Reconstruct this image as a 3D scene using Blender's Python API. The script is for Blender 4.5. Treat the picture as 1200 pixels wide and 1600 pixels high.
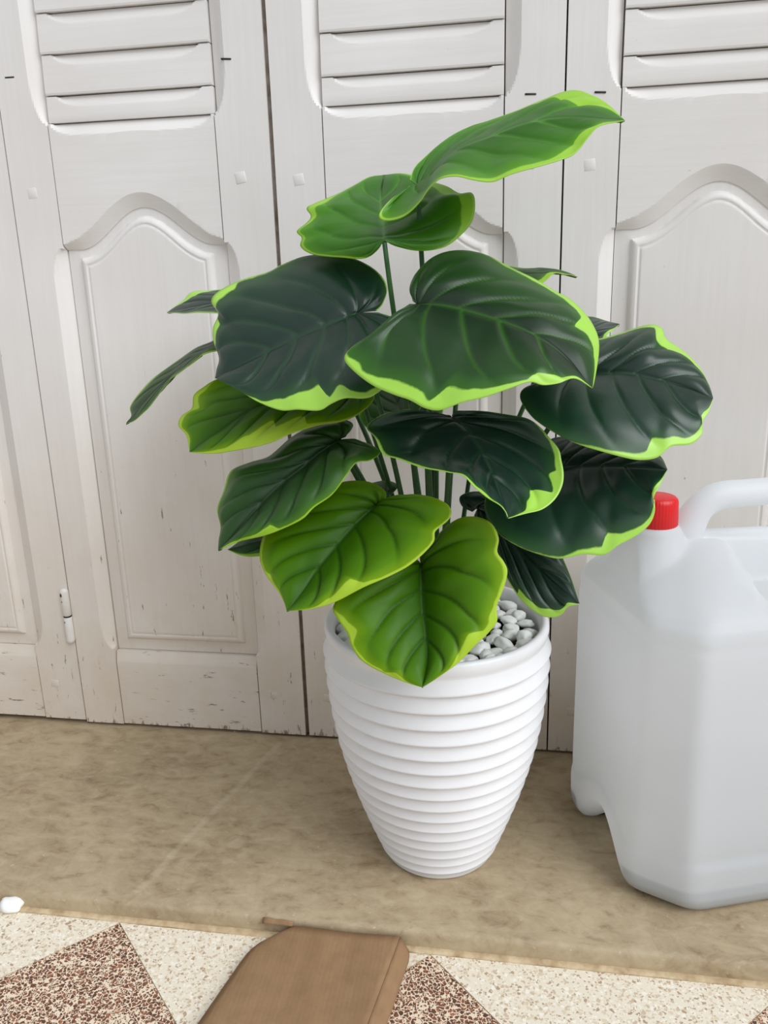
import bpy, bmesh, math, random
from mathutils import Vector, Matrix, noise

for o in list(bpy.data.objects):
    bpy.data.objects.remove(o)
SC = bpy.context.scene
COL = SC.collection
rnd = random.Random(7)

# ------------------------------------------------------------------ camera
F = 1300.0
YAW, PITCH, ROLL = -0.1697, 0.2777, -0.0303
CAM = Vector((0.2973, -1.0278, 0.637))
fwd = Vector((math.sin(YAW) * math.cos(PITCH), math.cos(YAW) * math.cos(PITCH), -math.sin(PITCH)))
r0 = Vector((math.cos(YAW), -math.sin(YAW), 0))
u0 = r0.cross(fwd)
rgt = r0 * math.cos(ROLL) + u0 * math.sin(ROLL)
upv = -r0 * math.sin(ROLL) + u0 * math.cos(ROLL)
cd = bpy.data.cameras.new('camera')
cam = bpy.data.objects.new('camera', cd)
COL.objects.link(cam)
cam.matrix_world = Matrix(((rgt.x, upv.x, -fwd.x, CAM.x), (rgt.y, upv.y, -fwd.y, CAM.y),
                           (rgt.z, upv.z, -fwd.z, CAM.z), (0, 0, 0, 1)))
cd.sensor_fit = 'VERTICAL'
cd.sensor_height = 36.0
cd.lens = F / 1600 * 36.0
cd.clip_start = 0.02
SC.camera = cam

# ------------------------------------------------------------------ light
W = bpy.data.worlds.new('overcast_sky')
SC.world = W
W.use_nodes = True
bg = W.node_tree.nodes['Background']
bg.inputs[0].default_value = (0.90, 0.945, 1.0, 1)
bg.inputs[1].default_value = 0.54
sd = bpy.data.lights.new('sun', 'SUN')
sd.energy = 2.7
sd.angle = math.radians(50)
sd.color = (0.945, 0.97, 1.0)
sun = bpy.data.objects.new('sun', sd)
COL.objects.link(sun)
sun.rotation_euler = Vector((0.95, -0.62, 1.0)).to_track_quat('Z', 'Y').to_euler()
vs = SC.view_settings
vs.view_transform = 'Standard'
vs.look = 'None'
vs.exposure = 0.0
vs.gamma = 1.0
vs.use_curve_mapping = False


# ------------------------------------------------------------------ helpers
def S(r, g, b):
    f = lambda c: (c / 255 / 12.92) if c / 255 <= 0.04045 else ((c / 255 + 0.055) / 1.055) ** 2.4
    return (f(r), f(g), f(b), 1.0)


def at(px, py, Y):
    d = fwd + rgt * ((px - 600) / F) + upv * ((800 - py) / F)
    return CAM + d * ((Y - CAM.y) / d.y)


def link(name, me, mat=None, parent=None, smooth=True):
    o = bpy.data.objects.new(name, me)
    COL.objects.link(o)
    if mat:
        if len(me.materials) == 0:
            me.materials.append(mat)
    if parent:
        o.parent = parent
    if smooth:
        for p in me.polygons:
            p.use_smooth = True
    return o


def mesh(verts, faces, name='mesh'):
    me = bpy.data.meshes.new(name)
    me.from_pydata([tuple(v) for v in verts], [], faces)
    me.update()
    bm = bmesh.new()
    bm.from_mesh(me)
    bmesh.ops.recalc_face_normals(bm, faces=bm.faces)
    bm.to_mesh(me)
    bm.free()
    return me


def sharp(me, ang=35):
    me.set_sharp_from_angle(angle=math.radians(ang))


def tag(o, label, cat=None, group=None, kind=None):
    o['label'] = label
    if cat:
        o['category'] = cat
    if group:
        o['group'] = group
    if kind:
        o['kind'] = kind
    return o


def empty(name, loc=(0, 0, 0)):
    o = bpy.data.objects.new(name, None)
    o.empty_display_size = 0.05
    o.location = loc
    COL.objects.link(o)
    return o


def box_mesh(x0, x1, y0, y1, z0, z1, bev=0.0, seg=2):
    bm = bmesh.new()
    bmesh.ops.create_cube(bm, size=1)
    for v in bm.verts:
        v.co = Vector(((x0 + x1) / 2 + v.co.x * (x1 - x0), (y0 + y1) / 2 + v.co.y * (y1 - y0), (z0 + z1) / 2 + v.co.z * (z1 - z0)))
    if bev:
        bmesh.ops.bevel(bm, geom=bm.edges[:], offset=bev, segments=seg, affect='EDGES', profile=0.5)
    me = bpy.data.meshes.new('box')
    bm.to_mesh(me)
    bm.free()
    return me


def tube(pts, radii, n=10, cap=True):
    vs_, fs = [], []
    m = len(pts)
    prev = None
    for i, p in enumerate(pts):
        t = (pts[min(i + 1, m - 1)] - pts[max(i - 1, 0)]).normalized()
        a = prev if prev else (Vector((0, 0, 1)) if abs(t.z) < 0.9 else Vector((1, 0, 0)))
        a = (a - t * a.dot(t)).normalized()
        prev = a
        b = t.cross(a)
        r = radii[i] if isinstance(radii, (list, tuple)) else radii
        for k in range(n):
            an = 2 * math.pi * k / n
            vs_.append(p + a * (r * math.cos(an)) + b * (r * math.sin(an)))
    for i in range(m - 1):
        for k in range(n):
            fs.append((i * n + k, i * n + (k + 1) % n, (i + 1) * n + (k + 1) % n, (i + 1) * n + k))
    if cap:
        fs.append(tuple(range(n)))
        fs.append(tuple(range((m - 1) * n, m * n)))
    return mesh(vs_, fs)


def lathe(prof, n=96, center=(0, 0, 0), close=False):
    vs_, fs = [], []
    cx, cy, cz = center
    for r, z in prof:
        for k in range(n):
            a = 2 * math.pi * k / n
            vs_.append((cx + r * math.cos(a), cy + r * math.sin(a), cz + z))
    m = len(prof)
    for i in range(m - 1):
        for k in range(n):
            fs.append((i * n + k, i * n + (k + 1) % n, (i + 1) * n + (k + 1) % n, (i + 1) * n + k))
    if close:
        fs.append(tuple(range(n)))
        fs.append(tuple(range((m - 1) * n, m * n)))
    return mesh(vs_, fs)


def smooth01(x):
    x = max(0.0, min(1.0, x))
    return x * x * (3 - 2 * x)


def bez(p0, p1, p2, p3, n):
    out = []
    for i in range(n + 1):
        t = i / n
        out.append(p0 * (1 - t) ** 3 + p1 * (3 * t * (1 - t) ** 2) + p2 * (3 * t * t * (1 - t)) + p3 * t ** 3)
    return out


# ------------------------------------------------------------------ node helper
class N:
    def __init__(s, name):
        s.m = bpy.data.materials.new(name)
        s.m.use_nodes = True
        s.t = s.m.node_tree
        s.b = s.t.nodes['Principled BSDF']

    def n(s, ty, **kw):
        d = s.t.nodes.new(ty)
        for k, v in kw.items():
            if k.startswith('i_'):
                key = k[2:]
                key = int(key) if key.isdigit() else key
                d.inputs[key].default_value = v
            else:
                setattr(d, k, v)
        return d

    def l(s, a, b):
        s.t.links.new(a, b)

    def noise(s, scale, detail=4, rough=0.55, vec=None, dist=0.0):
        d = s.n('ShaderNodeTexNoise')
        d.inputs['Scale'].default_value = scale
        d.inputs['Detail'].default_value = detail
        d.inputs['Roughness'].default_value = rough
        d.inputs['Distortion'].default_value = dist
        if vec:
            s.l(vec, d.inputs['Vector'])
        return d.outputs['Fac']

    def ramp(s, fac, stops, interp='LINEAR'):
        d = s.n('ShaderNodeValToRGB')
        d.color_ramp.interpolation = interp
        e = d.color_ramp.elements
        while len(e) > 1:
            e.remove(e[-1])
        e[0].position, e[0].color = stops[0]
        for p, c in stops[1:]:
            x = e.new(p)
            x.color = c
        s.l(fac, d.inputs[0])
        return d.outputs[0]

    def mix(s, fac, a, b, mode='MIX'):
        d = s.n('ShaderNodeMix')
        d.data_type = 'RGBA'
        d.blend_type = mode
        for sock, v in ((d.inputs[0], fac), (d.inputs[6], a), (d.inputs[7], b)):
            if hasattr(v, 'is_output'):
                s.l(v, sock)
            else:
                sock.default_value = v
        return d.outputs[2]

    def math(s, op, a, b=None, c=None, clamp=False):
        d = s.n('ShaderNodeMath')
        d.operation = op
        d.use_clamp = clamp
        for i, v in enumerate((a, b, c)):
            if v is None:
                continue
            if hasattr(v, 'is_output'):
                s.l(v, d.inputs[i])
            else:
                d.inputs[i].default_value = v
        return d.outputs[0]

    def mapping(s, vec, scale=(1, 1, 1), loc=(0, 0, 0), rot=(0, 0, 0)):
        d = s.n('ShaderNodeMapping')
        d.inputs['Scale'].default_value = scale
        d.inputs['Location'].default_value = loc
        d.inputs['Rotation'].default_value = rot
        s.l(vec, d.inputs['Vector'])
        return d.outputs[0]

    def pos(s):
        return s.n('ShaderNodeNewGeometry').outputs['Position']

    def bump(s, h, strength=0.3, dist=0.002):
        d = s.n('ShaderNodeBump')
        d.inputs['Strength'].default_value = strength
        d.inputs['Distance'].default_value = dist
        s.l(h, d.inputs['Height'])
        s.l(d.outputs[0], s.b.inputs['Normal'])

    def set(s, **kw):
        for k, v in kw.items():
            sock = s.b.inputs[k.replace('_', ' ')]
            if hasattr(v, 'is_output'):
                s.l(v, sock)
            else:
                sock.default_value = v
        return s


BW = lambda v: (v, v, v, 1)


def mat_paint(name, vertical):
    k = N(name)
    p = k.pos()
    g = k.mapping(p, (55, 20, 2.2) if vertical else (2.2, 20, 55))
    grain = k.noise(3.0, 5, 0.6, g)
    big = k.noise(5.0, 3, 0.5, p)
    base = k.mix(k.ramp(big, [(0.3, BW(0)), (0.75, BW(1))]), S(238, 235, 232), S(228, 223, 219))
    base = k.mix(k.ramp(grain, [(0.40, BW(0)), (0.8, BW(0.28))]), base, S(216, 210, 207))
    # floor grime plus painted shade: beige darkening towards the foot, broken by noise
    sep = k.n('ShaderNodeSeparateXYZ')
    k.l(p, sep.inputs[0])
    low = k.math('SUBTRACT', 1.0, k.math('DIVIDE', sep.outputs[2], 0.60), clamp=True)
    dn = k.noise(9.0, 5, 0.65, p)
    dirt_and_shade = k.math('MULTIPLY', low, k.math('MULTIPLY', dn, 1.0), clamp=True)
    base = k.mix(dirt_and_shade, base, S(206, 186, 156))
    # scratches and chips down to the wood
    sc = k.noise(10.0, 6, 0.72, k.mapping(p, (14, 10, 2.5) if vertical else (2.5, 10, 14), (3.1, 0, 1.7)))
    th = k.math('ADD', 0.705, k.math('MULTIPLY', low, -0.095))
    chip = k.math('MULTIPLY', k.math('SUBTRACT', sc, th), 45.0, clamp=True)
    base = k.mix(k.math('MULTIPLY', chip, 0.75), base, S(120, 92, 68))
    # bottom edge worn bare
    low2 = k.math('SUBTRACT', 1.0, k.math('DIVIDE', sep.outputs[2], 0.035), clamp=True)
    wn = k.noise(38.0, 5, 0.75, k.mapping(p, (2.0, 1, 0.5)))
    wear = k.math('MULTIPLY', k.math('SUBTRACT', k.math('MULTIPLY', k.math('ADD', low2, 0.25), wn), 0.54), 12.0, clamp=True)
    base = k.mix(k.math('MULTIPLY', wear, 0.8), base, S(120, 92, 66))
    k.set(Base_Color=base, Roughness=0.5)
    k.b.inputs['Specular IOR Level'].default_value = 0.35
    k.bump(k.math('ADD', k.math('MULTIPLY', grain, 0.3), k.math('MULTIPLY', chip, -1.0)), 0.35, 0.0012)
    return k.m


M = {}
M['paint_v'] = mat_paint('door_paint_vertical', True)
M['paint_h'] = mat_paint('door_paint_horizontal', False)


def simple(name, col, rough=0.5, spec=0.5, nscale=None, col2=None, bump=0.0, metal=0.0):
    k = N(name)
    if nscale:
        nn = k.noise(nscale, 4, 0.6, k.pos())
        k.set(Base_Color=k.mix(k.ramp(nn, [(0.35, BW(0)), (0.7, BW(1))]), col, col2))
        if bump:
            k.bump(nn, bump, 0.002)
    else:
        k.set(Base_Color=col)
    k.set(Roughness=rough, Metallic=metal)
    k.b.inputs['Specular IOR Level'].default_value = spec
    k.b.inputs['Specular Tint'].default_value = (0.72, 1.0, 0.92, 1)
    return k.m


M['dark'] = simple('gap_shade', S(38, 34, 31), 0.9, 0.1, 20, S(26, 23, 21))  # near-black colour that paints the shade inside the door gaps
M['rebate'] = simple('grey_rebate', S(150, 140, 132), 0.8, 0.2, 60, S(112, 98, 86), 0.3)
M['plaster'] = simple('plaster', S(214, 208, 200), 0.85, 0.2, 12, S(200, 193, 184), 0.3)
M['pot'] = simple('white_glazed_pot', S(236, 235, 237), 0.33, 0.5, 30, S(232, 231, 233))
M['soil'] = simple('dark_soil', S(60, 52, 44), 0.95, 0.1, 80, S(35, 30, 26), 0.6)
M['pebble'] = simple('white_pebble', S(246, 246, 243), 0.5, 0.4, 70, S(232, 234, 230), 0.2)
M['red'] = simple('red_cap', S(226, 22, 30), 0.38, 0.5, 40, S(214, 14, 24))
M['hinge'] = simple('painted_hinge', S(228, 224, 218), 0.4, 0.5, 30, S(216, 211, 204))
M['iron'] = simple('dark_iron', S(70, 62, 60), 0.55, 0.5, 90, S(45, 40, 38), 0.2, 0.4)
M['mortar'] = simple('mortar', S(216, 196, 162), 0.9, 0.2, 55, S(170, 142, 106), 0.8)
M['card_edge'] = simple('cardboard_edge', S(150, 112, 80), 0.85, 0.15, 90, S(128, 94, 66), 0.4)


def mat_stone():
    k = N('doorstep_stone')
    p = k.pos()
    a = k.noise(7.0, 7, 0.68, p, 0.8)
    b = k.noise(34.0, 6, 0.7, k.mapping(p, (1, 1.8, 1)), 0.5)
    c = k.noise(150.0, 3, 0.6, p)
    col = k.ramp(a, [(0.25, S(128, 107, 80)), (0.48, S(160, 140, 110)), (0.72, S(184, 166, 136))])
    col = k.mix(k.ramp(b, [(0.35, BW(0)), (0.75, BW(0.75))]), col, S(198, 182, 152))
    col = k.mix(k.ramp(b, [(0.28, BW(0.55)), (0.42, BW(0))]), col, S(120, 96, 68))
    col = k.mix(k.ramp(c, [(0.66, BW(0)), (0.74, BW(0.6))]), col, S(206, 192, 166))
    # pale dribble across the slab
    sep = k.n('ShaderNodeSeparateXYZ')
    k.l(p, sep.inputs[0])
    pa, pb = STREAK
    dx, dy = pb[0] - pa[0], pb[1] - pa[1]
    ln = math.hypot(dx, dy)
    nx, ny = -dy / ln, dx / ln
    dd = k.math('ADD', k.math('MULTIPLY', k.math('SUBTRACT', sep.outputs[0], pa[0]), nx),
                k.math('MULTIPLY', k.math('SUBTRACT', sep.outputs[1], pa[1]), ny))
    al = k.math('ADD', k.math('MULTIPLY', k.math('SUBTRACT', sep.outputs[0], pa[0]), dx / ln),
                k.math('MULTIPLY', k.math('SUBTRACT', sep.outputs[1], pa[1]), dy / ln))
    wob = k.math('MULTIPLY', k.math('SUBTRACT', k.noise(14, 2, 0.5, p), 0.5), 0.012)
    band = k.math('SUBTRACT', 1.0, k.math('DIVIDE', k.math('ABSOLUTE', k.math('ADD', dd, wob)), 0.006), clamp=True)
    inl = k.math('MULTIPLY', k.math('GREATER_THAN', al, 0.0), k.math('LESS_THAN', al, ln))
    m_ = k.math('MULTIPLY', k.math('MULTIPLY', k.math('MULTIPLY', band, 1.6, clamp=True), inl), k.math('MULTIPLY', b, 0.55))
    col = k.mix(m_, col, S(206, 190, 166))
    vf = k.n('ShaderNodeTexVoronoi', feature='F1')
    vf.inputs['Scale'].default_value = 16
    k.l(p, vf.inputs['Vector'])
    sf = k.n('ShaderNodeSeparateColor')
    k.l(vf.outputs['Color'], sf.inputs[0])
    fl = k.math('MULTIPLY', k.math('LESS_THAN', k.math('ADD', vf.outputs['Distance'], k.math('MULTIPLY', c, 0.04)), 0.05), k.math('LESS_THAN', sf.outputs[0], 0.3))
    col = k.mix(fl, col, S(236, 230, 220))
    # hairline cracks
    v = k.n('ShaderNodeTexVoronoi', feature='DISTANCE_TO_EDGE')
    v.inputs['Scale'].default_value = 5.0
    w = k.n('ShaderNodeMix')
    w.data_type = 'VECTOR'
    w.inputs[0].default_value = 0.08
    k.l(p, w.inputs[4])
    nt = k.n('ShaderNodeTexNoise')
    nt.inputs['Scale'].default_value = 9
    k.l(p, nt.inputs['Vector'])
    k.l(nt.outputs['Color'], w.inputs[5])
    k.l(w.outputs[1], v.inputs['Vector'])
    cr = k.math('SUBTRACT', 1.0, k.math('DIVIDE', v.outputs['Distance'], 0.006), clamp=True)
    col = k.mix(k.math('MULTIPLY', cr, 0.09), col, S(96, 74, 52))
    k.set(Base_Color=col, Roughness=k.math('ADD', 0.42, k.math('MULTIPLY', b, 0.25)))
    k.b.inputs['Specular IOR Level'].default_value = 0.4
    k.bump(b, 0.25, 0.0015)
    return k.m


g1, g2 = at(432, 1180, 0), None


def onz(px, py, z):
    d = fwd + rgt * ((px - 600) / F) + upv * ((800 - py) / F)
    return CAM + d * ((z - CAM.z) / d.z)


q1, q2 = onz(438, 1160, 0), onz(212, 1395, 0)
STREAK = ((q1.x, q1.y), (q2.x, q2.y))
M['stone'] = mat_stone()


def mat_terrazzo(name, base, chips, scale, cover, speck):
    k = N(name)
    p = k.pos()
    # small warp so the chips are irregular
    nt = k.n('ShaderNodeTexNoise')
    nt.inputs['Scale'].default_value = scale * 0.8
    k.l(p, nt.inputs['Vector'])
    w = k.n('ShaderNodeVectorMath', operation='MULTIPLY_ADD')
    k.l(nt.outputs['Color'], w.inputs[0])
    w.inputs[1].default_value = (0.9 / scale,) * 3
    k.l(p, w.inputs[2])
    out = base
    fac_all = None
    for sc, cv in ((scale, cover), (scale * 1.9, cover * 0.85)):
        ve = k.n('ShaderNodeTexVoronoi', feature='DISTANCE_TO_EDGE')
        ve.inputs['Scale'].default_value = sc
        k.l(w.outputs[0], ve.inputs['Vector'])
        vc = k.n('ShaderNodeTexVoronoi', feature='F1')
        vc.inputs['Scale'].default_value = sc
        k.l(w.outputs[0], vc.inputs['Vector'])
        sepc = k.n('ShaderNodeSeparateColor')
        k.l(vc.outputs['Color'], sepc.inputs[0])
        pick = k.math('LESS_THAN', sepc.outputs[0], cv)
        inside = k.math('GREATER_THAN', ve.outputs['Distance'], 0.12)
        f_ = k.math('MULTIPLY', pick, inside)
        cc = k.ramp(sepc.outputs[1], chips, 'CONSTANT')
        out = k.mix(f_, out, cc)
    b = k.noise(18, 4, 0.6, p)
    out = k.mix(k.math('MULTIPLY', b, 0.12), out, speck)
    k.set(Base_Color=out, Roughness=0.5)
    k.b.inputs['Specular IOR Level'].default_value = 0.4
    return k.m


M['tile_cream'] = mat_terrazzo('terrazzo_cream', S(236, 226, 206), [(0, S(206, 186, 158)), (0.3, S(246, 240, 226)), (0.6, S(178, 150, 122)), (0.75, S(222, 206, 178))], 250, 0.46, S(232, 222, 204))
M['tile_brown'] = mat_terrazzo('terrazzo_brown', S(240, 222, 196), [(0, S(100, 58, 40)), (0.4, S(128, 76, 52)), (0.65, S(74, 44, 34)), (0.86, S(160, 106, 76))], 250, 0.78, S(200, 160, 130))


def mat_card():
    k = N('cardboard')
    p = k.pos()
    flute = k.n('ShaderNodeTexWave', wave_type='BANDS', bands_direction='X')
    flute.inputs['Scale'].default_value = 70
    flute.inputs['Distortion'].default_value = 1.2
    k.l(k.mapping(p, (1, 0.12, 1), rot=(0, 0, math.radians(-10))), flute.inputs['Vector'])
    b = k.noise(60, 5, 0.65, p)
    a = k.noise(9, 3, 0.5, k.mapping(p, (5, 0.5, 1), rot=(0, 0, math.radians(-10))))
    col = k.mix(k.ramp(a, [(0.3, BW(0)), (0.7, BW(1))]), S(148, 118, 87), S(160, 129, 97))
    col = k.mix(k.ramp(b, [(0.3, BW(0.35)), (0.6, BW(0))]), col, S(124, 96, 70))
    k.set(Base_Color=col, Roughness=0.85)
    k.b.inputs['Specular IOR Level'].default_value = 0.15
    k.bump(k.math('ADD', k.math('MULTIPLY', flute.outputs['Fac'], 0.4), b), 0.25, 0.0008)
    return k.m


M['card'] = mat_card()


def mat_can():
    k = N('translucent_white_plastic')
    nn = k.noise(25, 3, 0.5, k.pos())
    col = k.mix(nn, S(246, 249, 254), S(243, 246, 251))
    k.set(Base_Color=col, Roughness=0.42)
    k.b.inputs['Specular IOR Level'].default_value = 0.4
    tr = k.n('ShaderNodeBsdfTranslucent')
    tr.inputs[0].default_value = S(252, 253, 252)
    tp = k.n('ShaderNodeBsdfTransparent')
    tp.inputs[0].default_value = S(252, 253, 252)
    m1 = k.n('ShaderNodeMixShader')
    m1.inputs[0].default_value = 0.52
    k.l(k.b.outputs[0], m1.inputs[1])
    k.l(tr.outputs[0], m1.inputs[2])
    m2 = k.n('ShaderNodeMixShader')
    m2.inputs[0].default_value = 0.05
    k.l(m1.outputs[0], m2.inputs[1])
    k.l(tp.outputs[0], m2.inputs[2])
    k.l(m2.outputs[0], k.t.nodes['Material Output'].inputs['Surface'])
    return k.m


M['can'] = mat_can()
M['can_solid'] = simple('white_plastic_handle', S(240, 240, 241), 0.4, 0.4, 25, S(234, 235, 236))
M['liquid'] = simple('grey_green_liquid', S(60, 78, 66), 0.2, 0.5, 10, S(52, 70, 58))


def mat_leaf(name, deep, mid, edge, vein, rim, trans=0.25, veinmix=0.4, spec=0.5, rough=0.33):
    """attribute lc = (distance from midrib 0..1, along the leaf 0..1, width of the pale rim, vein)"""
    k = N(name)
    at_ = k.n('ShaderNodeAttribute', attribute_name='lc')
    sc = k.n('ShaderNodeSeparateColor')
    k.l(at_.outputs['Color'], sc.inputs[0])
    s_, t_, w_ = sc.outputs[0], sc.outputs[1], sc.outputs[2]
    v_ = at_.outputs['Alpha']
    p = k.pos()
    nn = k.noise(16, 3, 0.5, p)
    nf = k.noise(70, 3, 0.6, p)
    g = k.math('ADD', s_, k.math('MULTIPLY', k.math('SUBTRACT', nn, 0.5), 0.5), clamp=True)
    col = k.mix(k.ramp(g, [(0.1, BW(0)), (0.6, BW(0.55)), (1.0, BW(1))]), deep, mid)
    inner = k.math('SUBTRACT', s_, k.math('SUBTRACT', 1.0, w_))
    edge_tint = k.math('MULTIPLY', k.math('ADD', inner, 0.16), 6.0, clamp=True)  # the leaf's own lighter tone next to the rim
    col = k.mix(k.math('MULTIPLY', edge_tint, 0.55), col, edge)
    col = k.mix(k.math('MULTIPLY', v_, veinmix), col, vein)
    jag = k.math('MULTIPLY', k.math('SUBTRACT', nf, 0.5), 0.05)
    rimf = k.math('MULTIPLY', k.math('ADD', inner, jag), 45.0, clamp=True)
    col = k.mix(rimf, col, rim)
    k.set(Base_Color=col, Roughness=k.math('ADD', rough, k.math('MULTIPLY', nf, 0.12)))
    k.b.inputs['Specular IOR Level'].default_value = spec
    k.bump(k.noise(260, 2, 0.5, p), 0.06, 0.0006)
    tr = k.n('ShaderNodeBsdfTranslucent')
    k.l(k.mix(0.5, col, rim), tr.inputs[0])
    m1 = k.n('ShaderNodeMixShader')
    m1.inputs[0].default_value = trans
    k.l(k.b.outputs[0], m1.inputs[1])
    k.l(tr.outputs[0], m1.inputs[2])
    k.l(m1.outputs[0], k.t.nodes['Material Output'].inputs['Surface'])
    return k.m


RIM = S(172, 224, 84)
M['leaf_dark'] = mat_leaf('leaf_dark_green', S(18, 44, 34), S(24, 60, 38), S(48, 96, 32), S(48, 96, 48), RIM, 0.06, 0.3, 0.62, 0.31)
M['leaf_deep'] = mat_leaf('leaf_deep_green', S(22, 46, 24), S(36, 84, 20), S(64, 122, 24), S(78, 140, 36), RIM, 0.10, 0.35, 0.5, 0.34)
M['leaf_mid'] = mat_leaf('leaf_mid_green', S(34, 66, 28), S(52, 98, 22), S(92, 148, 22), S(26, 52, 22), S(160, 208, 50), 0.14, 0.5, 0.4, 0.38)
M['leaf_bright'] = mat_leaf('leaf_bright_green', S(56, 104, 2), S(98, 150, 2), S(146, 184, 12), S(24, 66, 6), S(184, 218, 62), 0.20, 0.6, 0.28, 0.42)
M['leaf_top'] = mat_leaf('leaf_fresh_green', S(58, 112, 34), S(76, 146, 20), S(112, 180, 32), S(120, 184, 80), S(172, 224, 70), 0.25, 0.5, 0.45, 0.34)
M['stem'] = simple('green_stem', S(52, 92, 36), 0.45, 0.5, 60, S(40, 74, 30))

# ------------------------------------------------------------------ setting: floor, step, walls
FZ = -0.020
STEP_Y = -0.344
o = tag(link('trim_1', box_mesh(-1.1, 1.7, STEP_Y, 0.30, FZ - 0.06, 0.0, 0.006, 3), M['stone']), 'worn beige stone doorstep running below the white shutter doors', kind='structure')
sharp(o.data)
# mortar bead along the foot of the step
bm = bmesh.new()
NX = 260
rows = []
for i in range(NX + 1):
    x = -1.1 + 2.8 * i / NX
    w = 0.0065 + 0.002 * noise.noise(Vector((x * 22, 1, 0))) + 0.0015 * noise.noise(Vector((x * 90, 4, 0)))
    h = 0.0006 + 0.0008 * noise.noise(Vector((x * 40, 7, 2)))
    rows.append([bm.verts.new((x, STEP_Y + 0.004, FZ - 0.004)), bm.verts.new((x, STEP_Y + 0.004, FZ + h + 0.002)),
                 bm.verts.new((x, STEP_Y - w * 0.5, FZ + h)), bm.verts.new((x, STEP_Y - w, FZ + 0.0004)), bm.verts.new((x, STEP_Y - w, FZ - 0.004))])
for i in range(NX):
    for j in range(4):
        bm.faces.new((rows[i][j], rows[i + 1][j], rows[i + 1][j + 1], rows[i][j + 1]))
me = bpy.data.meshes.new('mortar')
bmesh.ops.recalc_face_normals(bm, faces=bm.faces)
bm.to_mesh(me)
bm.free()
tag(link('trim_2', me, M['mortar']), 'rough cream mortar bead along the foot of the stone doorstep', kind='structure')

floor = tag(link('floor', box_mesh(-1.1, 1.7, -2.2, STEP_Y + 0.01, FZ - 0.06, FZ - 0.0005), M['mortar']), 'terrazzo tiled floor with cream and brown diamond tiles', kind='structure')
DIAG = 0.3335
TX0, TY0 = -0.1187, -0.3515


def tile_mesh(half):
    h = DIAG / 2 - 0.0006
    pts = [(-h, 0), (0, -h), (h, 0)] + ([] if half else [(0, h)])
    b = bmesh.new()
    top = [b.verts.new((x, y, 0)) for x, y in pts]
    bot = [b.verts.new((x, y, -0.02)) for x, y in pts]
    b.faces.new(top)
    n = len(pts)
    for i in range(n):
        b.faces.new((top[i], bot[i], bot[(i + 1) % n], top[(i + 1) % n]))
    bmesh.ops.bevel(b, geom=[e for e in b.edges if all(v in top for v in e.verts)] if False else [], offset=0.0005)
    bmesh.ops.recalc_face_normals(b, faces=b.faces)
    m_ = bpy.data.meshes.new('tile')
    b.to_mesh(m_)
    b.free()
    return m_


tm_half = tile_mesh(True)
tm_half.materials.append(M['tile_cream'])
tm_c = tile_mesh(False)
tm_c.materials.append(M['tile_cream'])
tm_b = tile_mesh(False)
tm_b.materials.append(M['tile_brown'])
for row in range(0, 9):
    for c in range(-3, 6):
        x = TX0 + c * DIAG + (DIAG / 2 if row % 2 == 0 else 0)
        if x < -1.0 or x > 1.55:
            continue
        me = tm_half if row == 0 else (tm_b if row % 2 else tm_c)
        t = link('tile', me, None, floor, False)
        t.location = (x, TY0 - row * DIAG / 2, FZ + rnd.uniform(-0.0003, 0.0003))

DH = 1.62
tag(link('gap_backing', box_mesh(-0.72, 0.72, 0.06, 0.08, 0, DH + 0.02), M['dark']), 'dark sheet added behind the white shutter doors to shade their gaps', kind='structure')  # added backing, dark so the gaps between door parts look shaded
tag(link('wall_left', box_mesh(-1.1, -0.70, -0.03, 0.20, 0, 2.4), M['plaster']), 'plain plaster wall left of the shutter doors', kind='structure')
tag(link('wall_right', box_mesh(0.70, 1.7, -0.03, 0.20, 0, 2.4), M['plaster']), 'plain plaster wall right of the shutter doors', kind='structure')
tag(link('wall_top', box_mesh(-0.70, 0.70, -0.03, 0.20, DH + 0.01, 2.4), M['plaster']), 'plaster wall above the shutter doors', kind='structure')


# ------------------------------------------------------------------ doors
SHARP = 13


def board(x0, x1, zlo, zhi, dep, nx, nz, back=0.03, xs=None, zs=None):
    """solid board: front at y = dep(x,z) (positive = recessed), zlo/zhi may be functions of x"""
    zl = zlo if callable(zlo) else (lambda x: zlo)
    zh = zhi if callable(zhi) else (lambda x: zhi)
    xs = xs or [i / nx for i in range(nx + 1)]
    zs = zs or [j / nz for j in range(nz + 1)]
    nx, nz = len(xs) - 1, len(zs) - 1
    vs_, fs = [], []
    for a in xs:
        x = x0 + (x1 - x0) * a
        for b in zs:
            z = zl(x) + (zh(x) - zl(x)) * b
            vs_.append((x, dep(x, z), z))
    n1 = nz + 1
    nfront = len(vs_)
    for i in range(nx):
        for j in range(nz):
            fs.append((i * n1 + j, (i + 1) * n1 + j, (i + 1) * n1 + j + 1, i * n1 + j + 1))
    loop = [i * n1 for i in range(nx + 1)] + [nx * n1 + j for j in range(1, nz + 1)] + [i * n1 + nz for i in range(nx - 1, -1, -1)] + [j for j in range(nz - 1, 0, -1)]
    base = len(vs_)
    for q in loop:
        x, y, z = vs_[q]
        vs_.append((x, back, z))
    m_ = len(loop)
    for q in range(m_):
        fs.append((loop[q], base + q, base + (q + 1) % m_, loop[(q + 1) % m_]))
    me = mesh(vs_, fs)
    sharp(me, SHARP)
    return me


def lin(a, n):
    return [i / n for i in range(n + 1)]


def dense(lo_frac, n_in, n_mid, hi_frac=None):
    hi = hi_frac if hi_frac is not None else lo_frac
    out = [lo_frac * i / n_in for i in range(n_in)]
    out += [lo_frac + (1 - lo_frac - hi) * i / n_mid for i in range(n_mid)]
    out += [1 - hi + hi * i / n_in for i in range(n_in + 1)]
    return out


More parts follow.
